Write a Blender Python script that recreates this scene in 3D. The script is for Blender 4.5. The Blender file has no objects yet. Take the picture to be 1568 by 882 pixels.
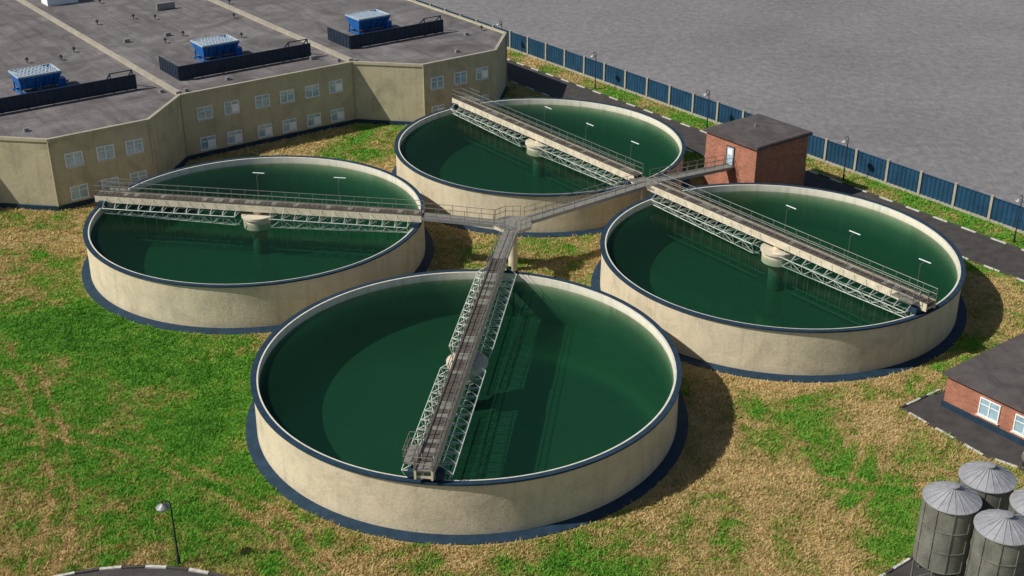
import bpy, math, random
import numpy as np
from mathutils import Vector, Matrix
random.seed(4); rng=np.random.default_rng(7)
TH=math.radians(36.8); E1=(math.cos(TH),math.sin(TH)); E2=(-math.sin(TH),math.cos(TH)); O=(-42.3,152.9)
def W(u,v,z=0): return Vector((O[0]+E1[0]*u+E2[0]*v,O[1]+E1[1]*u+E2[1]*v,z))
def UV(x,y):
    dx,dy=x-O[0],y-O[1]; return (dx*E1[0]+dy*E1[1],dx*E2[0]+dy*E2[1])
scn=bpy.context.scene
# ---------------------------------------------------------------- materials
class NT:
    def __init__(s,name):
        s.m=bpy.data.materials.new(name); s.m.use_nodes=True; s.t=s.m.node_tree; s.t.nodes.clear()
        s.out=s.n('ShaderNodeOutputMaterial')
    def n(s,ty,**k):
        nd=s.t.nodes.new(ty)
        for a,b in k.items(): setattr(nd,a,b)
        return nd
    def l(s,a,b): s.t.links.new(a,b)
    def noise(s,vec,scale,detail=4,rough=.55,dist=0):
        nd=s.n('ShaderNodeTexNoise'); nd.inputs['Scale'].default_value=scale; nd.inputs['Detail'].default_value=detail
        nd.inputs['Roughness'].default_value=rough; nd.inputs['Distortion'].default_value=dist
        if vec is not None: s.l(vec,nd.inputs['Vector'])
        return nd.outputs['Fac']
    def ramp(s,fac,stops):
        nd=s.n('ShaderNodeValToRGB'); cr=nd.color_ramp
        while len(cr.elements)<len(stops): cr.elements.new(.5)
        for e,(p,c) in zip(cr.elements,stops):
            e.position=p; e.color=(c[0],c[1],c[2],1) if isinstance(c,tuple) else (c,c,c,1)
        s.l(fac,nd.inputs[0]); return nd.outputs[0]
    def mix(s,f,a,b,mode='MIX'):
        nd=s.n('ShaderNodeMix',data_type='RGBA',blend_type=mode)
        for i,x in ((0,f),(6,a),(7,b)):
            if isinstance(x,(int,float)): nd.inputs[i].default_value=x
            elif isinstance(x,tuple): nd.inputs[i].default_value=(*x,1)
            else: s.l(x,nd.inputs[i])
        return nd.outputs[2]
    def math(s,op,a,b=0.0,clamp=False):
        nd=s.n('ShaderNodeMath',operation=op,use_clamp=clamp)
        for i,x in ((0,a),(1,b)):
            if isinstance(x,(int,float)): nd.inputs[i].default_value=x
            else: s.l(x,nd.inputs[i])
        return nd.outputs[0]
    def pos(s): return s.n('ShaderNodeNewGeometry').outputs['Position']
    def obj(s): return s.n('ShaderNodeTexCoord').outputs['Object']
    def scale(s,v,sc):
        nd=s.n('ShaderNodeMapping'); nd.inputs['Scale'].default_value=sc; s.l(v,nd.inputs[0]); return nd.outputs[0]
    def bump(s,h,st,dist=.05):
        nd=s.n('ShaderNodeBump'); nd.inputs['Strength'].default_value=st; nd.inputs['Distance'].default_value=dist; s.l(h,nd.inputs['Height']); return nd.outputs[0]
    def bsdf(s,col,rough=.8,metal=0,normal=None,spec=.3,connect=True):
        p=s.n('ShaderNodeBsdfPrincipled')
        if isinstance(col,tuple): p.inputs['Base Color'].default_value=(*col,1)
        else: s.l(col,p.inputs['Base Color'])
        if isinstance(rough,(int,float)): p.inputs['Roughness'].default_value=rough
        else: s.l(rough,p.inputs['Roughness'])
        p.inputs['Metallic'].default_value=metal; p.inputs['Specular IOR Level'].default_value=spec
        if normal is not None: s.l(normal,p.inputs['Normal'])
        if connect: s.l(p.outputs[0],s.out.inputs[0])
        return p.outputs[0]
def paint(name,col,rough=.6,metal=0,var=.25,scale=1.5,bump=.1,spec=.3):
    t=NT(name); v=t.pos(); a=t.noise(v,scale,6,.65); b=t.noise(v,scale*9,3,.6)
    f=t.math('ADD',t.math('MULTIPLY',a,.7),t.math('MULTIPLY',b,.3))
    lo=tuple(c*(1-var) for c in col); hi=tuple(min(1,c*(1+var)) for c in col)
    c=t.ramp(f,[(.3,lo),(.7,hi)])
    t.bsdf(c,rough,metal,t.bump(b,bump) if bump else None,spec); return t.m
def concrete(name,col,streak=.35,dirt=(.20,.17,.12),low=.35):
    t=NT(name); v=t.pos()
    a=t.noise(v,.35,7,.65,.6); b=t.noise(v,4,6,.7); st=t.noise(t.scale(v,(1.6,1.6,.12)),1.0,6,.65)
    c=t.ramp(a,[(.28,tuple(x*.74 for x in col)),(.5,col),(.75,tuple(min(1,x*1.12) for x in col))])
    c=t.mix(t.ramp(st,[(.5,0.0),(.72,streak)]),c,dirt)
    c=t.mix(t.ramp(b,[(.32,.35),(.48,0.0)]),c,dirt)
    sx=t.n('ShaderNodeSeparateXYZ'); t.l(v,sx.inputs[0])
    lw=t.math('ADD',sx.outputs[2],t.math('MULTIPLY',b,1.2))
    c=t.mix(t.ramp(t.math('MULTIPLY',lw,.5),[(.2,low),(.75,0.0)]),c,tuple(x*.8 for x in dirt))
    t.bsdf(c,.88,0,t.bump(t.math('ADD',b,t.math('MULTIPLY',a,2)),.45,.06),.2); return t.m
M={}
M['wall']=concrete('tank_concrete',(.60,.52,.37),.3,(.28,.235,.155))
M['bwall']=concrete('cream_render',(.44,.395,.265),.3)
M['ridge']=paint('parapet_concrete',(.33,.30,.24),.85,0,.25,.6,.2)
M['cream_top']=paint('rim_inner_concrete',(.62,.58,.48),.85)
M['blue']=paint('dark_blue_coating',(.016,.037,.062),.7,0,.4,1.2,.15,.2)
M['beam']=paint('beam_concrete',(.58,.51,.38),.85,0,.3,1.2,.2)
M['deck']=paint('walkway_deck',(.085,.070,.058),.85,0,.4,3,.3)
M['deck2']=paint('steel_grating_deck',(.19,.18,.155),.8,0,.35,3,.3)
M['rail']=paint('rail_steel',(.19,.185,.165),.5,.2,.3,2,0)
M['truss']=paint('truss_steel',(.50,.55,.48),.5,.1,.3,2,0)
M['sub']=paint('submerged_steel',(.12,.14,.11),.8,0,.3,2,0)
M['white']=paint('white_paint',(.78,.79,.79),.5,0,.08,2,0)
M['galv']=paint('galvanised_steel',(.20,.20,.172),.5,.35,.5,.7,.1,.5)
M['galv_top']=paint('galvanised_roof',(.33,.33,.345),.5,.3,.3,1.5,.1,.5)
M['asphalt']=paint('asphalt',(.055,.050,.047),.9,0,.45,.8,.4)
M['kerb']=paint('kerb_white',(.5,.48,.44),.85,0,.4,3,.2)
M['kerbd']=paint('kerb_dark',(.06,.055,.05),.85,0,.4,3,.2)
M['fblue']=paint('fence_sheet_blue',(.016,.060,.115),.5,.1,.4,.6,.05)
M['post']=paint('fence_post_concrete',(.33,.30,.24),.85,0,.3,3,.2)
M['hblue']=paint('hvac_blue',(.012,.13,.42),.45,.1,.3,1.5,.05)
M['hgrille']=paint('hvac_grille',(.42,.48,.52),.5,.2,.25,3,0)
M['door']=paint('door_paint',(.40,.50,.58),.45,.1,.2,3,0)
M['screen']=paint('screen_navy_steel',(.018,.03,.052),.5,.2,.4,1,.05)
M['dark']=paint('dark_rubber',(.02,.022,.025),.7,0,.3,2,0)
M['pipe']=paint('pipe_grey',(.25,.25,.25),.5,.3,.2,2,0)
t=NT('roof_felt'); v=t.obj(); a=t.noise(v,.14,8,.65,1.2); b=t.noise(v,3,5,.7); stn=t.noise(t.scale(v,(1,.06,1)),1.1,6,.65)
c=t.ramp(a,[(.3,(.085,.074,.073)),(.5,(.155,.14,.139)),(.68,(.225,.208,.205))]); c=t.mix(t.ramp(b,[(.35,.4),(.5,0.0)]),c,(.075,.066,.064)); c=t.mix(t.ramp(stn,[(.48,0.0),(.66,.5)]),c,(.075,.068,.066))
bk=t.n('ShaderNodeTexBrick'); bk.inputs['Scale'].default_value=1; bk.inputs['Brick Width'].default_value=4; bk.inputs['Row Height'].default_value=1.25; bk.inputs['Mortar Size'].default_value=.03
bk.inputs['Color1'].default_value=(1,1,1,1); bk.inputs['Color2'].default_value=(.88,.88,.88,1); bk.inputs['Mortar'].default_value=(.65,.65,.65,1); t.l(v,bk.inputs['Vector'])
c=t.mix(1.0,c,bk.outputs[0],'MULTIPLY'); t.bsdf(c,.9,0,t.bump(b,.3)); M['roof']=t.m
t=NT('dark_roof_felt'); v=t.obj(); a=t.noise(v,.5,7,.65,.8); b=t.noise(v,6,4,.7)
c=t.ramp(a,[(.3,(.05,.042,.042)),(.7,(.11,.094,.089))]); t.bsdf(c,.9,0,t.bump(b,.4)); M['roofd']=t.m
t=NT('red_brick'); v=t.obj(); sx=t.n('ShaderNodeSeparateXYZ'); t.l(v,sx.inputs[0]); cx=t.n('ShaderNodeCombineXYZ')
t.l(t.math('ADD',sx.outputs[0],sx.outputs[1]),cx.inputs[0]); t.l(sx.outputs[2],cx.inputs[1])
bk=t.n('ShaderNodeTexBrick'); t.l(cx.outputs[0],bk.inputs['Vector']); bk.inputs['Scale'].default_value=1; bk.inputs['Brick Width'].default_value=.5; bk.inputs['Row Height'].default_value=.17; bk.inputs['Mortar Size'].default_value=.018
bk.inputs['Color1'].default_value=(.46,.15,.08,1); bk.inputs['Color2'].default_value=(.27,.085,.052,1); bk.inputs['Mortar'].default_value=(.38,.27,.20,1)
a=t.noise(v,.8,6,.7); c=t.mix(t.ramp(a,[(.35,.45),(.6,0.0)]),bk.outputs[0],(.17,.08,.055)); t.bsdf(c,.9,0,t.bump(bk.outputs['Fac'],-.3,.02)); M['brick']=t.m
t=NT('window_glass'); v=t.pos(); a=t.noise(v,.8,4); c=t.ramp(a,[(.3,(.16,.28,.34)),(.7,(.38,.54,.60))]); t.bsdf(c,.08,0,None,.8); M['glass']=t.m
t=NT('tank_inner_wall'); v=t.pos(); sx=t.n('ShaderNodeSeparateXYZ'); t.l(v,sx.inputs[0]); a=t.noise(v,1.2,6,.65); st=t.noise(t.scale(v,(1.5,1.5,.15)),1.2,5,.6)
z=t.math('ADD',sx.outputs[2],t.math('MULTIPLY',t.math('SUBTRACT',a,.5),.6))
c=t.ramp(t.math('MULTIPLY',z,.2),[(.2,(.14,.16,.13)),(.5,(.15,.19,.12)),(.72,(.34,.42,.25)),(.79,(.58,.56,.42)),(.88,(.70,.66,.55))])
c=t.mix(t.ramp(st,[(.5,0.0),(.75,.4)]),c,(.24,.25,.17)); t.bsdf(c,.85,0,t.bump(a,.3)); M['inner']=t.m
t=NT('tank_floor'); v=t.pos(); a=t.noise(v,.10,5,.6); c=t.ramp(a,[(.3,(.18,.165,.14)),(.7,(.225,.20,.17))]); t.bsdf(c,.9); M['floor']=t.m
t=NT('tank_water'); v=t.pos(); a=t.noise(v,2.2,4,.6,.3); a2=t.noise(v,.7,3,.5)
h=t.math('ADD',t.math('MULTIPLY',a,.35),a2); nrm=t.bump(h,.18,.06)
gl=t.n('ShaderNodeBsdfGlossy'); gl.inputs['Roughness'].default_value=.16; t.l(nrm,gl.inputs['Normal'])
tr=t.n('ShaderNodeBsdfTransparent'); tr.inputs[0].default_value=(1,1,1,1)
fr=t.n('ShaderNodeFresnel'); fr.inputs[0].default_value=1.30; t.l(nrm,fr.inputs['Normal'])
df=t.n('ShaderNodeBsdfDiffuse'); df.inputs[0].default_value=(.018,.075,.035,1)
m0=t.n('ShaderNodeMixShader'); m0.inputs[0].default_value=.16; t.l(tr.outputs[0],m0.inputs[1]); t.l(df.outputs[0],m0.inputs[2])
mx=t.n('ShaderNodeMixShader'); t.l(t.math('MULTIPLY',fr.outputs[0],.32),mx.inputs[0]); t.l(m0.outputs[0],mx.inputs[1]); t.l(gl.outputs[0],mx.inputs[2]); t.l(mx.outputs[0],t.out.inputs[0])
va=t.n('ShaderNodeVolumeAbsorption'); va.inputs[0].default_value=(.20,.71,.54,1); va.inputs[1].default_value=.27; t.l(va.outputs[0],t.out.inputs[1]); M['water']=t.m
t=NT('grey_gravel_land'); v=t.pos(); a=t.noise(v,.03,6,.6); b=t.noise(t.scale(v,(1,.8,1)),.8,8,.78); 
c=t.ramp(t.math('ADD',t.math('MULTIPLY',a,.3),t.math('MULTIPLY',b,.7)),[(.33,(.125,.118,.12)),(.5,(.195,.187,.189)),(.68,(.28,.27,.272))])
t.bsdf(c,.95,0,t.bump(b,.6,.4),.1); M['grey']=t.m
def grass_mat(name,blade):
    t=NT(name); v=t.pos()
    L=t.noise(v,.06,5,.6,1.2); Md=t.noise(v,.30,6,.7,.9); Fn=t.noise(v,1.6,5,.75,.4); FF=t.noise(v,8,3,.7)
    tot=t.math('ADD',t.math('MULTIPLY',L,1.15),t.math('MULTIPLY',Md,1.05)); tot=t.math('ADD',tot,t.math('MULTIPLY',Fn,.55))
    tot=t.math('SUBTRACT',tot,1.43)
    flat=t.n('ShaderNodeVectorMath',operation='MULTIPLY'); flat.inputs[1].default_value=(1,1,0); t.l(v,flat.inputs[0])
    def dist(x,y):
        d=t.n('ShaderNodeVectorMath',operation='DISTANCE'); t.l(flat.outputs[0],d.inputs[0]); d.inputs[1].default_value=(x,y,0); return d.outputs['Value']
    for (x,y,r,s) in [(-36,92,24,.24),(-24,86,10,.12),(-20,76,9,.18),(27,76,8,.14),(23,88,7,.14),(-46,112,14,.17),(40,96,9,.08),(60,140,30,.16),(30,175,30,.16),(-12,138,9,.06),(5,74,8,.08),(-3.8,91.5,24,-.15),(27,114,23,-.05),(-27,123.7,22,-.10)]:
        m=t.math('SUBTRACT',1.0,t.math('DIVIDE',dist(x,y),r),True)
        m=t.math('MULTIPLY',t.math('MINIMUM',t.math('MULTIPLY',m,1.8),1.0),s); tot=t.math('ADD',tot,m)
    for (x,y,R) in [(-95,60,62),(-95,60,63.9),(-60,30,61),(-60,30,62.8),(70,60,47),(70,60,48.8),(20,30,50),(20,30,51.7)]:
        dd=t.math('ABSOLUTE',t.math('SUBTRACT',t.math('ADD',dist(x,y),t.math('MULTIPLY',L,5)),R+2.5))
        m=t.math('SUBTRACT',1.0,t.math('DIVIDE',dd,.5),True)
        tot=t.math('SUBTRACT',tot,t.math('MULTIPLY',m,t.math('MULTIPLY',Md,.32)))
    tot=t.math('ADD',tot,.5)
    k=1.3 if blade else .95
    def q(*c): return tuple(x*k for x in c)
    c=t.ramp(tot,[(.30,q(.56,.42,.20)),(.44,q(.46,.36,.15)),(.53,q(.32,.32,.085)),(.61,q(.19,.31,.045)),(.70,q(.12,.32,.030)),(.90,q(.07,.23,.020))])
    c=t.mix(t.ramp(FF,[(.35,.6),(.5,0.0)]),c,(.09,.08,.035))
    c=t.mix(t.ramp(Fn,[(.32,.45),(.45,0.0)]),c,(.11,.10,.04))
    c=t.mix(t.ramp(Fn,[(.55,0.0),(.75,.38)]),c,q(.56,.46,.20))
    if blade:
        p=t.bsdf(c,.8,0,None,.15,False); tl=t.n('ShaderNodeBsdfTranslucent'); t.l(c,tl.inputs[0]); mx=t.n('ShaderNodeMixShader'); mx.inputs[0].default_value=.3
        t.l(p,mx.inputs[1]); t.l(tl.outputs[0],mx.inputs[2]); t.l(mx.outputs[0],t.out.inputs[0])
    else: t.bsdf(c,.95,0,t.bump(t.math('ADD',Fn,FF),.9,.25),.1)
    return t.m
M['lawn']=grass_mat('lawn_soil_and_grass',False); M['blade']=grass_mat('grass_blades',True)
# ---------------------------------------------------------------- mesh builder
class MB:
    def __init__(s): s.v=[];s.f=[];s.m=[];s.sm=[];s.ml=[]
    def mi(s,k):
        if k not in s.ml: s.ml.append(k)
        return s.ml.index(k)
    def add(s,vs,fs,k,smooth=False):
        b=len(s.v); s.v+= [tuple(x) for x in vs]; i=s.mi(k)
        for f in fs: s.f.append([b+j for j in f]); s.m.append(i); s.sm.append(smooth)
    def box(s,c,d,k,rot=0,R=None):
        hx,hy,hz=d[0]/2,d[1]/2,d[2]/2; cr,sr=math.cos(rot),math.sin(rot); vs=[]
        for z in(-hz,hz):
            for x,y in((-hx,-hy),(hx,-hy),(hx,hy),(-hx,hy)):
                p=Vector((x,y,z))
                if R is not None: p=R@p
                else: p=Vector((x*cr-y*sr,x*sr+y*cr,z))
                vs.append((c[0]+p.x,c[1]+p.y,c[2]+p.z))
        s.add(vs,[(3,2,1,0),(4,5,6,7),(0,1,5,4),(1,2,6,5),(2,3,7,6),(3,0,4,7)],k)
    def beam(s,p0,p1,w,h,k):
        p0=Vector(p0);p1=Vector(p1);d=p1-p0; L=d.length
        if L<1e-6:return
        x=d/L; up=Vector((0,0,1)); 
        if abs(x.z)>.98: up=Vector((0,1,0))
        y=up.cross(x).normalized(); z=x.cross(y); R=Matrix((x,y,z)).transposed()
        s.box((p0+p1)/2,(L,w,h),k,R=R)
    def cyl(s,p0,p1,r,k,n=8,r1=None,caps=True):
        p0=Vector(p0);p1=Vector(p1);d=p1-p0; r1=r if r1 is None else r1
        x=d.normalized(); up=Vector((0,0,1)) if abs(x.z)<.98 else Vector((1,0,0)); y=up.cross(x).normalized(); z=x.cross(y)
        vs=[];
        for p,rr in((p0,r),(p1,r1)):
            for i in range(n):
                a=2*math.pi*i/n; vs.append(p+(y*math.cos(a)+z*math.sin(a))*rr)
        s.add(vs,[(i,(i+1)%n,n+(i+1)%n,n+i) for i in range(n)],k,n>6)
        if caps: s.add(vs,[tuple(range(n-1,-1,-1)),tuple(range(n,2*n))],k)
    def rev(s,prof,k,n=160,c=(0,0),smooth=True):
        vs=[];m=len(prof)
        for i in range(n):
            a=2*math.pi*i/n
            for r,z in prof: vs.append((c[0]+r*math.cos(a),c[1]+r*math.sin(a),z))
        s.add(vs,[(i*m+j,((i+1)%n)*m+j,((i+1)%n)*m+j+1,i*m+j+1) for i in range(n) for j in range(m-1)],k,smooth)
    def prism(s,poly,z0,z1,k,top=None,bottom=True):
        n=len(poly); vs=[(x,y,z0) for x,y in poly]+[(x,y,z1) for x,y in poly]
        s.add(vs,[(i,(i+1)%n,n+(i+1)%n,n+i) for i in range(n)],k); s.add(vs,[tuple(range(n,2*n))],top or k)
        if bottom: s.add(vs,[tuple(range(n-1,-1,-1))],k)
    def disc(s,r,z,k,n=128,c=(0,0)): s.add([(c[0]+r*math.cos(2*math.pi*i/n),c[1]+r*math.sin(2*math.pi*i/n),z) for i in range(n)],[tuple(range(n))],k)
    def rail(s,p0,p1,k='rail',h=1.1,sp=1.6,r=.032,bars=(1,.55),ends=True):
        p0=Vector(p0);p1=Vector(p1);L=(p1-p0).length;n=max(1,round(L/sp)); up=Vector((0,0,h))
        for i in range(n+1): q=p0+(p1-p0)*i/n; s.cyl(q,q+up,r,k,5,caps=False)
        for b in bars: s.cyl(p0+up*b,p1+up*b,r,k,5,caps=False)
    def obj(s,name,loc=(0,0,0),rot=0,parent=None):
        me=bpy.data.meshes.new(name); me.from_pydata(s.v,[],s.f)
        for k in s.ml: me.materials.append(M[k])
        me.polygons.foreach_set('material_index',s.m); me.polygons.foreach_set('use_smooth',s.sm); me.update()
        ob=bpy.data.objects.new(name,me); scn.collection.objects.link(ob); ob.location=loc; ob.rotation_euler=(0,0,rot)
        if parent: ob.parent=parent
        return ob
def empty(name,loc=(0,0,0),rot=0):
    e=bpy.data.objects.new(name,None); scn.collection.objects.link(e); e.location=loc; e.rotation_euler=(0,0,rot); e.empty_display_size=.5; return e
# ---------------------------------------------------------------- ground
m=MB(); m.add([(-1500,-900,0),(1500,-900,0),(1500,2500,0),(-1500,2500,0)],[(0,1,2,3)],'grey'); m.obj('ground')
TK={'A':(-3.78,91.49),'B':(-27.36,123.67),'C':(3.43,146.66),'D':(26.94,114.61)}
m=MB(); m.add([W(-150,-190,.004),W(65.75,-190,.004),W(65.75,160,.004),W(-150,160,.004)],[(0,1,2,3)],'lawn'); m.obj('lawn')
RU0,RU1=54.9,61.6
m=MB(); m.add([W(RU0,-190,.02),W(RU1,-190,.02),W(RU1,160,.02),W(RU0,160,.02)],[(0,1,2,3)],'asphalt')
for uu in (RU0-.12,RU1+.12):
    v=-120;i=0
    while v<150:
        m.box(W(uu,v+.95,.06),(.22,1.9,.13),'kerb' if i%2 else 'kerbd',rot=TH); v+=1.92;i+=1
m.obj('road')
m=MB(); cx,cy,rr=-26,54.0,16.2; m.disc(rr,.016,'asphalt',96,(cx,cy))
n=64
for i in range(n):
    a0=2*math.pi*i/n;a1=2*math.pi*(i+.94)/n
    m.beam((cx+rr*math.cos(a0),cy+rr*math.sin(a0),.06),(cx+rr*math.cos(a1),cy+rr*math.sin(a1),.06),.25,.14,'kerb' if i%2 else 'kerbd')
m.obj('road_turning_circle')
# ---------------------------------------------------------------- tanks
H=4.76; ZW=4.0; ZF=.15
for k in 'ABCD':
    x,y=TK[k]; e=empty('clarifier_tank',(x,y,0))
    m=MB(); m.rev([(17.86,0.1),(17.82,2.4),(17.84,H-.14)],'wall'); m.obj('wall',parent=e)
    m=MB(); m.rev([(17.80,H-.16),(18.0,H-.16),(18.0,H),(17.56,H),(17.56,H-.05)],'blue',smooth=False); m.obj('rim_coping',parent=e)
    m=MB(); m.rev([(17.56,H-.05),(17.38,H-.05)],'cream_top',smooth=False); m.rev([(17.38,H-.05),(17.38,ZF)],'inner'); m.disc(17.38,ZF,'floor',128); m.obj('inner_wall_and_floor',parent=e)
    m=MB(); m.rev([(17.84,.22),(18.65,.10),(18.8,.07),(18.8,-.05)],'blue',smooth=False); m.obj('base_apron',parent=e)
    m=MB(); n=128; r=17.36
    vs=[(r*math.cos(2*math.pi*i/n),r*math.sin(2*math.pi*i/n),z) for z in(ZF+.02,ZW) for i in range(n)]
    m.add(vs,[tuple(range(n,2*n)),tuple(range(n-1,-1,-1))]+[(i,(i+1)%n,n+(i+1)%n,n+i) for i in range(n)],'water'); m.obj('water',parent=e)
    m=MB(); m.cyl((0,0,3.3),(0,0,4.45),1.6,'beam',40); m.cyl((0,0,ZF+.01),(0,0,3.3),.8,'sub',24); m.cyl((0,0,4.45),(0,0,4.72),1.78,'beam',40); m.cyl((0,0,4.7),(0,0,5.3),.5,'beam',16); m.obj('centre_column',parent=e)
# ---------------------------------------------------------------- bridges (local x along bridge)
ZB=5.15; ZD=5.95
def bridge(name,k,ang,lights,ls):
    gate=1
    e=empty(name,(TK[k][0],TK[k][1],0),ang)
    L=18.2; gw=.62
    m=MB()
    for s in(-1,1): m.box((0,s*gw,(ZB+ZD)/2),(2*L,.16,ZD-ZB),'beam')
    m.box((0,0,ZD-.12),(2*L,2*gw-.16,.10),'deck')
    for i in range(-12,13): m.box((i*1.5,0,ZB+.15),(.15,2*gw-.16,.2),'beam')
    m.obj('deck_girders',parent=e)
    m=MB()
    n=int(2*L/.6)
    for i in range(n): 
        x=-L+.3+i*.6; m.box((x,0,ZD-.045+random.uniform(-.01,.01)),(.54,2*gw-.2,.04),'deck2' if random.random()<.25 else 'deck')
    for s in(-1,1): m.box((0,s*(gw+.03),ZD+.04),(2*L,.16,.08),'deck')
    m.obj('deck_planks',parent=e)
    m=MB()
    for s in(-1,1): m.rail((-L,s*(gw+.06),ZD),(L,s*(gw+.06),ZD),sp=1.5,bars=(1,.5))
    m.obj('railings',parent=e)
    m=MB(); zt,hw=4.95,1.9
    for sgn in(-1,1):
        x0=sgn*1.9;x1=sgn*16.9;n=11
        def zb(i): return ZW-.15+.38*i/n
        for s in(-1,1):
            m.cyl((x0,s*hw,zt),(x1,s*hw,zt),.045,'truss',5); m.cyl((x0,s*hw*.8,zb(0)),(x1,s*hw*.8,zb(n)),.045,'truss',5)
            m.cyl((x0,s*hw*.3,zb(0)-.3),(x1,s*hw*.3,zb(n)-.3),.035,'truss',5)
        for i in range(n+1):
            xx=x0+(x1-x0)*i/n; j=min(n,i+1); xn=x0+(x1-x0)*j/n
            m.cyl((xx,-hw,zt),(xx,hw,zt),.035,'truss',5); m.cyl((xx,-hw*.8,zb(i)),(xx,hw*.8,zb(i)),.035,'truss',5)
            for s in(-1,1):
                m.cyl((xx,s*hw,zt),(xx,s*hw*.8,zb(i)),.035,'truss',5)
                m.cyl((xx,s*hw,zt),(xx,s*gw,ZD-.1),.03,'truss',5)
                m.cyl((xx,s*hw*.8,zb(i)),(xx,s*hw*.3,zb(i)-.3),.035,'truss',5)
                if i<n:
                    if i%2: m.cyl((xx,s*hw,zt),(xn,s*hw*.8,zb(j)),.03,'truss',5)
                    else: m.cyl((xx,s*hw*.8,zb(i)),(xn,s*hw,zt),.03,'truss',5)
            if i<n: m.cyl((xx,-hw,zt),(xn,hw,zt),.03,'truss',5)
            for s in(-1,1): m.cyl((xx,s*hw*.3,zb(i)-.3),(xx,s*hw*.3,.8),.04,'sub',5)
        for s in(-1,1): m.cyl((x0,s*hw*.3,.9),(x1,s*hw*.3,.9),.05,'sub',5)
    m.obj('scraper_truss',parent=e)
    m=MB()
    for s in (-1,1):
        m.box((-gate*17.2,s*1.05,H+.35),(.9,.55,.55),'blue'); m.cyl((-gate*17.5,s*1.05-.1,H+.2),(-gate*17.5,s*1.05+.1,H+.2),.2,'dark',12)
        m.box((gate*17.6,s*1.05,H+.25),(.8,.4,.4),'blue')
    m.rail((-gate*L,-gw,ZD),(-gate*L,gw,ZD),bars=(1,.5),sp=.9)
    # service platform and ladder at the free end
    m.box((-gate*16.2,1.2,ZD-.05),(2.4,.9,.08),'deck2'); m.rail((-gate*17.4,1.64,ZD),(-gate*15.0,1.64,ZD),sp=.8,bars=(1,.5)); m.rail((-gate*17.4,.75,ZD),(-gate*17.4,1.64,ZD),sp=.9,bars=(1,.5)); m.rail((-gate*15,.75,ZD),(-gate*15,1.64,ZD),sp=.9,bars=(1,.5))
    for s in(-1,1): m.cyl((-gate*16.6,s*.45,H-.9),(-gate*16.6,s*.45,ZD+.4),.04,'truss',5)
    for j in range(6): m.cyl((-gate*16.6,-.45,H-.8+j*.32),(-gate*16.6,.45,H-.8+j*.32),.03,'truss',5)
    m.obj('end_carriage',parent=e)
    if lights:
        m=MB()
        for x in lights:
            m.cyl((x,ls*(gw+.06),ZD),(x,ls*(gw+.06),ZD+2.7),.02,'rail',5); m.cyl((x,ls*(gw+.06),ZD+2.7),(x,ls*1.3,ZD+2.9),.02,'rail',5)
            m.box((x,ls*1.3,ZD+2.9),(1.3,.09,.06),'white')
        m.obj('walkway_lights',parent=e)
angE=TH-math.pi/2
hub=Vector((.1,119.3,0))
def angto(k): return math.atan2(hub.y-TK[k][1],hub.x-TK[k][0])
bridge('scraper_bridge','A',angto('A'),None,1)
bridge('scraper_bridge','B',angto('B'),(0,9),1)
bridge('scraper_bridge','C',angE,(0,8,16),1)
bridge('scraper_bridge','D',angE+math.pi,(0,-8,-16),-1)
# ---------------------------------------------------------------- hub and walkways
ZK=5.45
hubE=empty('walkway_hub',hub)
m=MB(); m.cyl((0,0,0),(0,0,4.9),.48,'beam',20); m.cyl((0,0,4.6),(0,0,5.05),.55,'beam',20,r1=1.3); m.obj('column',parent=hubE)
m=MB(); oct=[(2.1*math.cos(math.radians(22.5+45*i)),2.1*math.sin(math.radians(22.5+45*i))) for i in range(8)]
m.prism(oct,5.1,ZK,'beam','deck2'); m.obj('platform',parent=hubE)
m=MB()
dirs=[math.atan2(TK['A'][1]-hub.y,TK['A'][0]-hub.x)%(2*math.pi),math.atan2(TK['B'][1]-hub.y,TK['B'][0]-hub.x)%(2*math.pi),TH]
for i in range(8):
    a,b=oct[i],oct[(i+1)%8]; am=math.atan2(a[1]+b[1],a[0]+b[0])%(2*math.pi)
    if min(abs((am-d+math.pi)%(2*math.pi)-math.pi) for d in dirs)<.39: continue
    m.rail((*a,ZK),(*b,ZK),sp=.9,bars=(1,.5))
m.obj('railings',parent=hubE)
def walkway(p0,p1,z0=ZK,z1=ZK,w=1.3):
    p0=Vector((p0[0],p0[1],0));p1=Vector((p1[0],p1[1],0));d=p1-p0;L=d.length;e=empty('walkway_bridge',p0,math.atan2(d.y,d.x))
    m=MB()
    for s in(-1,1): m.beam((0,s*w/2,z0-.2),(L,s*w/2,z1-.2),.12,.36,'pipe')
    m.beam((0,0,z0-.06),(L,0,z1-.06),w-.14,.08,'deck2')
    for i in range(int(L/1.5)): x=.7+i*1.5; zz=z0+(z1-z0)*x/L; m.beam((x,-w/2+.07,zz-.25),(x,w/2-.07,zz-.25),.1,.15,'rail')
    m.obj('deck',parent=e); m=MB()
    for s in(-1,1): m.rail((0,s*w/2,z0-.03),(L,s*w/2,z1-.03),sp=1.5,bars=(1,.5))
    m.obj('railings',parent=e)
for k in 'AB':
    c=Vector((*TK[k],0)); d=(hub-c); L=d.length; d/=L
    walkway(c+d*18.25,hub-d*1.95,5.75,ZK)
J=Vector((15.2,130.6,0)); e1=Vector((E1[0],E1[1],0)); e2=Vector((E2[0],E2[1],0))
walkway(hub+e1*1.95,J-e1*.95,ZK,5.6)
m=MB(); 
m.box((0,0,5.5),(1.8,4.2,.2),'deck2'); m.box((0,0,5.25),(1.5,3.9,.296),'beam')
for sx in(-.7,.7): m.cyl((sx,0,0),(sx,0,5.2),.16,'beam',10)
m.obj('walkway_junction_platform',J,TH)
uh=45.9; vh=UV(J.x,J.y)[1]; door=W(uh,vh)
walkway(J+e1*.95,door-e1*.3,5.6,4.75)
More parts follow.
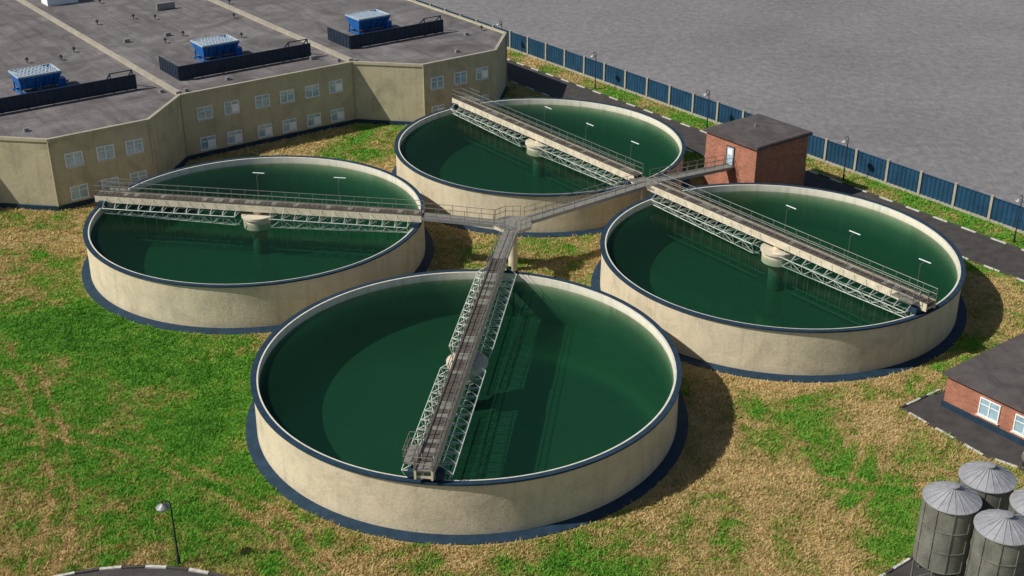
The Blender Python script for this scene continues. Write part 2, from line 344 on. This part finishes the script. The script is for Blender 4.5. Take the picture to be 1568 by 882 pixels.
# ---------------------------------------------------------------- factory building
HB=8.8
e=empty('factory_building',W(0,0),TH)
poly=[(-60,0),(-51.5,0),(-26.2,0),(-19.2,-7),(-7,-7),(0,0),(25.3,0),(32.3,-7),(44.7,-7),(51.7,0),(51.7,80),(-60,80)]
m=MB(); m.prism(poly,0,HB-.25,'bwall','bwall',False); m.obj('walls',parent=e)
def inset(poly,d):
    n=len(poly);r=[]
    for i in range(n):
        p0=Vector(poly[i-1]);p=Vector(poly[i]);p1=Vector(poly[(i+1)%n]); a=(p-p0).normalized();b=(p1-p).normalized()
        na=Vector((-a.y,a.x));nb=Vector((-b.y,b.x)); k=(na+nb); k=k/(1+na.dot(nb)); r.append(tuple(p+k*d))
    return r
m=MB(); inn=inset(poly,.3); out=inset(poly,-.12)
n=len(poly)
vs=[(x,y,HB+.05) for x,y in out]+[(x,y,HB+.05) for x,y in inn]+[(x,y,HB-.3) for x,y in inn]+[(x,y,HB-.3) for x,y in out]
m.add(vs,[(i,(i+1)%n,n+(i+1)%n,n+i) for i in range(n)],'ridge')
m.add(vs,[(3*n+i,3*n+(i+1)%n,(i+1)%n,i) for i in range(n)],'bwall')
m.add(vs,[(n+i,n+(i+1)%n,2*n+(i+1)%n,2*n+i) for i in range(n)],'bwall')
m.obj('parapet',parent=e)
m=MB(); m.add([(x,y,HB-.2) for x,y in inn],[tuple(range(n))],'roof')
m.obj('roof',parent=e)
m=MB()
for uu in(-26.2,0,25.3):
    m.box((uu,40,HB+.0),(.5,79,.5),'ridge'); m.box((uu,40,HB+.28),(.6,79,.06),'ridge'); m.box((uu+.9,40,HB-.1),(.5,79,.2),'roof')
m.obj('roof_ridges',parent=e)
m=MB(); plo=inset(poly,-.25)
vs=[(x,y,.55) for x,y in poly]+[(x,y,.55) for x,y in plo]+[(x,y,-.05) for x,y in plo]
m.add(vs,[(i,(i+1)%n,n+(i+1)%n,n+i) for i in range(n)]+[(n+i,n+(i+1)%n,2*n+(i+1)%n,2*n+i) for i in range(n)],'blue')
m.obj('plinth',parent=e)
def window(m,c,dirv,w=2.1,h=1.65):
    d=Vector((dirv[0],dirv[1],0)).normalized(); nn=Vector((d.y,-d.x,0)); a=math.atan2(d.y,d.x); c=Vector(c)
    m.box(c+nn*.02,(w,.04,h),'glass',rot=a)
    for sx in(-1,0,1): m.box(c+d*sx*(w/2-.04 if sx else 0)+nn*.055,(.10,.09,h+.05),'white',rot=a)
    for sz in(-1,1): m.box(c+Vector((0,0,sz*(h/2-.02)))+nn*.052,(w,.08,.10),'white',rot=a)
    m.box(c+Vector((0,0,h*.14))+nn*.05,(w-.1,.06,.06),'white',rot=a)
    m.box(c+Vector((0,0,-h/2-.10))+nn*.1,(w+.25,.22,.07),'cream_top',rot=a)
    if random.random()<.3: m.box(c+d*(w*.25)+Vector((0,0,-h*.1))+nn*.043,(w*.42,.01,h*.62),'white',rot=a)
m=MB()
def face(p,q,ts):
    d=Vector(q)-Vector(p)
    for t_ in ts:
        c=Vector(p)+d*t_
        for z in(1.75,5.85): window(m,(c.x,c.y,z),d)
face((-19.2,-7),(-7,-7),(.22,.53,.82)); face((0,0),(25.3,0),(.12,.27,.445,.59,.74,.885)); face((32.3,-7),(44.7,-7),(.18,.5,.8)); face((-51.5,0),(-26.2,0),(.12,.27,.445,.59,.74,.885))
m.obj('windows',parent=e)
m=MB()
for (x,y) in [(0,-.12),(25.3,-.12),(-7,-7.1),(-19.2,-7.15),(32.3,-7.12),(51.6,-.25)]: m.cyl((x,y,.5),(x,y,HB-.3),.09,'bwall',8)
m.obj('downpipes',parent=e)
m=MB()
def slat(p,q,z0,z1):
    p=Vector((*p,0));q=Vector((*q,0));L=(q-p).length;a=math.atan2(q.y-p.y,q.x-p.x);c=(p+q)/2; d=(q-p)/L; nn=Vector((d.y,-d.x,0))
    m.box((c.x,c.y,(z0+z1)/2),(L,.1,z1-z0),'screen',rot=a)
    nr=int(L/.8)
    for i in range(nr+1):
        qq=p+d*(i*L/nr)+nn*.07; m.box((qq.x,qq.y,(z0+z1)/2),(.06,.05,z1-z0-.05),'screen',rot=a)
    qq=c+nn*.06; m.box((qq.x,qq.y,z1),(L,.2,.08),'screen',rot=a)
for u0,u1 in ((-23.5,-3.2),(2.7,22.2),(28.6,44.6)):
    z0,z1=HB-.1,HB+1.75
    slat((u0,6.3),(u1,6.3),z0,z1); slat((u0,12.6),(u0,6.42),z0,z1); 
    for x in (u1-.3,u1-3.2):
        m.beam((x,6.45,z1+.6),(x,9.6,z0),.14,.14,'screen'); m.beam((x,6.45,z0+.1),(x,9.6,z0+.1),.12,.12,'screen'); m.beam((x,6.45,z0+.1),(x,6.45,z1+.6),.12,.12,'screen'); m.beam((x,8,z0+.1),(x,8,z0+1.4),.1,.1,'screen')
    m.beam((u1-.3,6.45,z1+.6),(u1-3.2,6.45,z1+.6),.12,.12,'screen')
    for i in range(6): m.beam((u0+2+i*(u1-u0-3)/5.5,6.4,z1-.2),(u0+2+i*(u1-u0-3)/5.5,8.4,z0),.1,.1,'screen')
m.obj('roof_screens',parent=e)
def hvac(u,v):
    h=empty('rooftop_hvac_unit',W(u,v,HB-.2),TH); m=MB()
    L,Wd=5.4,4.0; zt=2.35
    for sx in(-1,1):
        m.box((0,sx*Wd*.36,.2),(L,.2,.25),'hblue')
        for xx in (-1,0,1): m.box((xx*L*.45,sx*Wd*.36,.75),(.16,.16,1.1),'hblue')
    for xx in(-1,0,1): m.box((xx*L*.45,0,.2),(.2,Wd*.7,.2),'hblue')
    vs=[(-L*.42,-Wd*.26,.65),(L*.42,-Wd*.26,.65),(L*.42,Wd*.26,.65),(-L*.42,Wd*.26,.65),(-L/2,-Wd/2,zt-.1),(L/2,-Wd/2,zt-.1),(L/2,Wd/2,zt-.1),(-L/2,Wd/2,zt-.1)]
    m.add(vs,[(3,2,1,0),(4,5,6,7),(0,1,5,4),(1,2,6,5),(2,3,7,6),(3,0,4,7)],'hblue')
    for i in range(9):
        x=-L/2+.3+i*(L-.6)/8; m.beam((x*.88,-Wd*.26-.03,.7),(x,-Wd/2-.03,zt-.2),.07,.07,'screen' if i%2 else 'hblue')
    m.box((0,0,zt-.03),(L+.15,Wd+.15,.14),'hblue'); m.obj('body',parent=h)
    m=MB()
    for i in range(12):
        x=-L/2+.1+i*(L-.2)/11
        x2=min(L/2,x+1.4); x3=max(-L/2,x-1.4)
        m.beam((x,-Wd/2+.1,zt+.12),(x2,Wd/2-.1,zt+.12),.12,.06,'hgrille'); m.beam((x,-Wd/2+.1,zt+.19),(x3,Wd/2-.1,zt+.19),.12,.06,'hgrille')
    for s in(-1,1): m.box((0,s*Wd/2,zt+.15),(L,.12,.2),'hgrille'); m.box((s*L/2,0,zt+.15),(.12,Wd,.2),'hgrille')
    m.obj('fan_grille',parent=h)
    m=MB(); m.box((L*.5+.3,-.6,.7),(.8,1.2,1.2),'hblue'); m.cyl((L*.5+.3,.8,.3),(L*.5+1.6,.8,.3),.15,'pipe',8); m.obj('control_box',parent=h)
for u in(-13.6,11.3,36): hvac(u,13.6)
m=MB()
for i in range(60):
    u=random.uniform(-50,50);v=random.uniform(3,75)
    if 5<v<17 : v+=14
    if min(abs(u-x) for x in(-26.2,0,25.3))<1.2: u+=2
    if random.random()<.7: m.cyl((u,v,HB-.2),(u,v,HB+.35),.12,'pipe',8); m.cyl((u,v,HB+.3),(u,v,HB+.6),.32,'dark',8,r1=.08)
    else: m.box((u,v,HB+.05),(.8,.5,.5),'pipe')
for (u,v) in [(-24,3.6),(-1.2,3),(1.5,1.5),(24.2,2),(46.5,3),(-20,-2),(40,-4),(8,3)]: m.box((u,v,HB+.0),(.5,.5,.4),'pipe')
m.obj('roof_vents',parent=e)
m=MB(); m.box((5,60,HB+.9),(5,3.2,2.2),'white'); m.box((5,60,HB+2.05),(5.3,3.5,.15),'pipe'); m.box((17,45,HB+.4),(3,.5,1),'pipe')
m.obj('roof_plant_cabinet',parent=e)
# ---------------------------------------------------------------- fence
e=empty('perimeter_fence',W(65.9,0),TH); SP=4.87
m=MB(); v0=-79.5-8*SP
posts=[v0+i*SP for i in range(60)]
for v in posts: m.box((0,v,1.55),(.32,.32,3.1),'post'); m.box((0,v,3.14),(.40,.40,.09),'post')
m.obj('posts',parent=e)
m=MB()
for v in posts[:-1]:
    n=30; a=v+.16; b=v+SP-.16; pts=[]
    for i in range(n+1):
        y=a+(b-a)*i/n; x=(.05 if i%4 in(0,1) else -.05); pts.append((x,y))
    vs=[(x,y,.3) for x,y in pts]+[(x,y,2.95) for x,y in pts]
    m.add(vs,[(i,i+1,n+2+i,n+1+i) for i in range(n)],'fblue')
    m.box((0,(a+b)/2,.15),(.22,b-a,.3),'post'); m.box((-.0,(a+b)/2,2.98),(.16,b-a,.06),'fblue')
m.obj('panels',parent=e)
# ---------------------------------------------------------------- lamps
def lamp(p,h=5.5,rot=0):
    e=empty('street_lamp',p,rot); m=MB(); m.cyl((0,0,0),(0,0,.8),.12,'dark',10); m.cyl((0,0,.8),(0,0,h-.1),.075,'dark',8,r1=.05)
    pr=None
    for i in range(9):
        a=math.pi*i/8; q=Vector((.3-.3*math.cos(a),0,h-.1+.3*math.sin(a)))
        if pr is not None: m.cyl(pr,q,.04,'dark',6)
        pr=q
    m.obj('pole',parent=e)
    m=MB(); m.rev([(.06,h-.08),(.12,h-.15),(.48,h-.38),(.5,h-.44),(.44,h-.44),(.1,h-.22)],'pipe',20,(.6,0)); m.cyl((.6,0,h-.46),(.6,0,h-.3),.24,'white',12); m.obj('lamp_head',parent=e)
for v in(16,-8,-32,-56,-80): lamp(W(62.7,v),5.6,TH+math.pi)
lamp((-23.6,70.5,0),5.3,math.radians(170))
# ---------------------------------------------------------------- brick houses
e=empty('brick_house',W(45.9,-56.3),TH); bw,bd,bh=8.9,8.1,7.75
m=MB(); m.prism([(0,0),(bw,0),(bw,bd),(0,bd)],0,bh,'brick'); m.obj('walls',parent=e)
m=MB(); m.prism([(-.3,-.3),(bw+.3,-.3),(bw+.3,bd+.3),(-.3,bd+.3)],bh+.002,bh+.28,'roofd'); m.prism([(-.2,-.2),(bw+.2,-.2),(bw+.2,bd+.2),(-.2,bd+.2)],bh+.283,bh+.36,'roofd'); m.cyl((5,5,bh+.3),(5,5,bh+.8),.12,'pipe'); m.obj('roof',parent=e)
dv=vh+56.3
m=MB(); m.box((-.04,dv,4.75+1.1),(.08,1.1,2.2),'door'); 
for s in(-1,1): m.box((-.06,dv+s*.58,5.85),(.12,.08,2.3),'dark')
m.box((-.06,dv,6.98),(.12,1.26,.08),'dark'); m.box((-.1,dv,6.35),(.05,.7,.7),'white'); m.box((-.35,dv,4.6),(.9,1.7,.15),'deck'); m.obj('door',parent=e)
m=MB(); m.prism([(-.15,-.15),(bw+.15,-.15),(bw+.15,bd+.15),(-.15,bd+.15)],-.05,.5,'blue',bottom=False); m.obj('plinth',parent=e)
def house2():
    u0,v0=UV(37.2,91.9); e=empty('brick_house',W(u0,v0-9.2),TH); bw,bd,bh=11,9.2,3.1
    m=MB(); m.prism([(0,0),(bw,0),(bw,bd),(0,bd)],0,bh,'brick'); m.obj('walls',parent=e)
    m=MB(); m.prism([(-.35,-.35),(bw+.35,-.35),(bw+.35,bd+.35),(-.35,bd+.35)],bh+.002,bh+.22,'roofd'); m.obj('roof',parent=e)
    m=MB(); m.prism([(-.12,-.12),(bw+.12,-.12),(bw+.12,bd+.12),(-.12,bd+.12)],-.05,.55,'blue',bottom=False); m.obj('plinth',parent=e)
    m=MB(); window(m,(0,bd-4.3,1.75),(0,-1),1.9,1.6); window(m,(0,bd-7.6,1.75),(0,-1),1.9,1.6); m.obj('windows',parent=e)
house2()
m=MB()
p=[(33.4,91.5),(38.6,94.9),(52,104.5),(60,92),(46,78),(38.1,84.2)]
m.add([(x,y,.016) for x,y in p],[tuple(range(len(p)-1,-1,-1))],'asphalt')
def kerbline(m,a,b):
    a=Vector((*a,.06));b=Vector((*b,.06));L=(b-a).length;n=max(1,int(L/.9))
    for i in range(n): m.beam(a+(b-a)*i/n,a+(b-a)*(i+.93)/n,.2,.13,'kerb' if i%3 else 'kerbd')
kerbline(m,p[0],p[5]); kerbline(m,p[5],p[4]); kerbline(m,p[0],p[2])
m.obj('house_pavement')
m=MB(); a=Vector((26,69.3,0)); p=[a-e1*8,a+e1*14,a+e1*14-e2*20,a-e1*8-e2*20]; SP4=[(q.x,q.y) for q in p]
m.add([(q.x,q.y,.016) for q in p],[(3,2,1,0)],'asphalt'); kerbline(m,SP4[0],SP4[1]); kerbline(m,SP4[1],SP4[2]); m.obj('silo_pavement')
def silo(x,y):
    e=empty('grain_silo',(x,y,0),random.random()); m=MB(); r=1.8; zb,zt=2.1,7.1
    for j in range(10):
        a=2*math.pi*j/10; m.box(((r+.02)*math.cos(a),(r+.02)*math.sin(a),(zb+zt)/2),(.09,.09,zt-zb),'galv',rot=a)
    m.rev([(r,zb),(r,zt)],'galv',72)
    for z in(zb+.05,zb+1.65,zb+3.3,zt-.03): m.rev([(r+.01,z-.04),(r+.05,z-.03),(r+.05,z+.03),(r+.01,z+.04)],'galv',72,smooth=False)
    m.rev([(r,zb),(.3,.7),(.3,.4)],'galv',48); m.obj('body',parent=e)
    m=MB(); m.rev([(r+.12,zt-.02),(r+.12,zt+.04),(.3,zt+.85),(.3,zt+.98),(.36,zt+.98),(.36,zt+1.05),(.01,zt+1.1)],'galv_top',72,smooth=False)
    for j in range(20):
        a=2*math.pi*j/20; c,s=math.cos(a),math.sin(a); m.beam(((r+.1)*c,(r+.1)*s,zt+.06),(.32*c,.32*s,zt+.87),.04,.05,'galv_top')
    m.obj('roof',parent=e)
    m=MB()
    for j in range(6):
        a=2*math.pi*j/6+.2; c,s=math.cos(a),math.sin(a); m.cyl(((r-.05)*c,(r-.05)*s,0),((r-.05)*c,(r-.05)*s,zb+.1),.08,'galv',8)
        a2=a+math.pi/3; m.cyl(((r-.05)*c,(r-.05)*s,.2),((r-.05)*math.cos(a2),(r-.05)*math.sin(a2),zb-.1),.035,'galv',5)
    m.obj('legs',parent=e)
for a_,b_ in((0,0),(4,0),(0,-4),(4,-4)): q=Vector((29.5,68.6,0))+e1*a_+e2*b_; silo(q.x,q.y)
e=empty('horizontal_storage_tank',(41.6,82.8,0),TH+.2); m=MB(); m.cyl((-1,0,1.2),(1.4,0,1.2),.75,'galv',24)
for s in(-1,1): m.cyl((s*1+.2+s*.2,0,1.2),(s*1+.2+s*.42,0,1.2),.75,'galv',24,r1=.4)
m.cyl((.2,0,1.9),(.2,0,2.2),.2,'galv',12)
for x in(-.6,1): m.box((x,0,.3),(.25,1.3,.6),'dark')
m.obj('vessel',parent=e)
# ---------------------------------------------------------------- grass
N=420000
Y=62*(215/62)**rng.random(N); X=(rng.random(N)*2-1)*(.46*Y+6)
U=(X-O[0])*E1[0]+(Y-O[1])*E1[1]; V=(X-O[0])*E2[0]+(Y-O[1])*E2[1]
ok=np.ones(N,bool)
for x,y in TK.values(): ok&=(X-x)**2+(Y-y)**2>18.95**2
ok&=~((U>RU0-.3)&(U<RU1+.3)); ok&=U<65.6
ok&=~((V>-7.3)&(U<52)&((V>-.3)|((U>-26.5+0)&(U<.3)&(V>-(np.minimum(U+26.2,-U))-.4))|((U>25)&(V>-(np.minimum(U-25.3,51.7-U))-.4))))
ok&=~((U>45.6)&(U<55.1)&(V>-56.6)&(V<-47.9))
ok&=(X+26)**2+(Y-54)**2>16.4**2
def inpoly(P):
    r=np.zeros(N,bool);n=len(P)
    for i in range(n):
        x0,y0=P[i][:2];x1,y1=P[(i+1)%n][:2]
        c=((y0>Y)!=(y1>Y))&(X<(x1-x0)*(Y-y0)/(y1-y0+1e-9)+x0); r^=c
    return r
ok&=~inpoly([(33.4,91.5),(38.6,94.9),(52,104.5),(60,92),(46,78),(38.1,84.2)]); ok&=~inpoly(SP4)
X=X[ok];Y=Y[ok];n=len(X)
nb=3
X=np.repeat(X,nb)+rng.normal(0,.07,n*nb); Y=np.repeat(Y,nb)+rng.normal(0,.07,n*nb); n=n*nb
clump=np.clip(.55+.45*np.sin(X*1.9+2*np.sin(Y*1.1))*np.sin(Y*1.6+2*np.sin(X*.7)),.15,1)
h=rng.uniform(.08,.28,n)*(.5+.9*clump); w=rng.uniform(.03,.08,n)*(1+np.clip((Y-90)/80,0,1)); an=rng.random(n)*np.pi*2; la=rng.random(n)*np.pi*2; ll=h*rng.uniform(.3,1.4,n)
co=np.zeros((n,3,3),np.float32)
co[:,0,0]=X-np.cos(an)*w;co[:,0,1]=Y-np.sin(an)*w
co[:,1,0]=X+np.cos(an)*w;co[:,1,1]=Y+np.sin(an)*w
co[:,2,0]=X+np.cos(la)*ll;co[:,2,1]=Y+np.sin(la)*ll;co[:,2,2]=h
me=bpy.data.meshes.new('grass'); me.vertices.add(n*3); me.vertices.foreach_set('co',co.ravel()); me.loops.add(n*3); me.loops.foreach_set('vertex_index',np.arange(n*3,dtype=np.int32))
me.polygons.add(n); me.polygons.foreach_set('loop_start',np.arange(0,n*3,3,dtype=np.int32)); me.polygons.foreach_set('loop_total',np.full(n,3,np.int32)); me.update(calc_edges=True)
me.materials.append(M['blade']); ob=bpy.data.objects.new('grass',me); scn.collection.objects.link(ob)
# ---------------------------------------------------------------- light
EL=math.radians(42.5); sd=Vector((-.968,-.25,0)).normalized()
S=Vector((sd.x*math.cos(EL),sd.y*math.cos(EL),math.sin(EL)))
l=bpy.data.lights.new('sun','SUN'); l.energy=5.0; l.angle=math.radians(.5); l.color=(1,.955,.87); lo=bpy.data.objects.new('sun',l); scn.collection.objects.link(lo); lo.rotation_euler=S.to_track_quat('Z','Y').to_euler(); lo.location=(-80,40,90)
w=bpy.data.worlds.new('World'); scn.world=w; w.use_nodes=True; nt=w.node_tree; bg=nt.nodes['Background']; sk=nt.nodes.new('ShaderNodeTexSky'); sk.sky_type='NISHITA'; sk.sun_disc=False; sk.sun_elevation=EL; sk.sun_rotation=math.atan2(sd.x,sd.y); nt.links.new(sk.outputs[0],bg.inputs[0]); bg.inputs[1].default_value=.075
scn.view_settings.view_transform='Standard'; scn.view_settings.look='None'; scn.view_settings.exposure=0
cd=bpy.data.cameras.new('camera'); cd.sensor_width=36; cd.lens=1903.3/1568*36; cd.clip_end=5000; cd.clip_start=.5
co=bpy.data.objects.new('camera',cd); scn.collection.objects.link(co); co.location=(0,0,56.47); co.rotation_euler=(math.pi/2-.4564,0.0,0); scn.camera=co
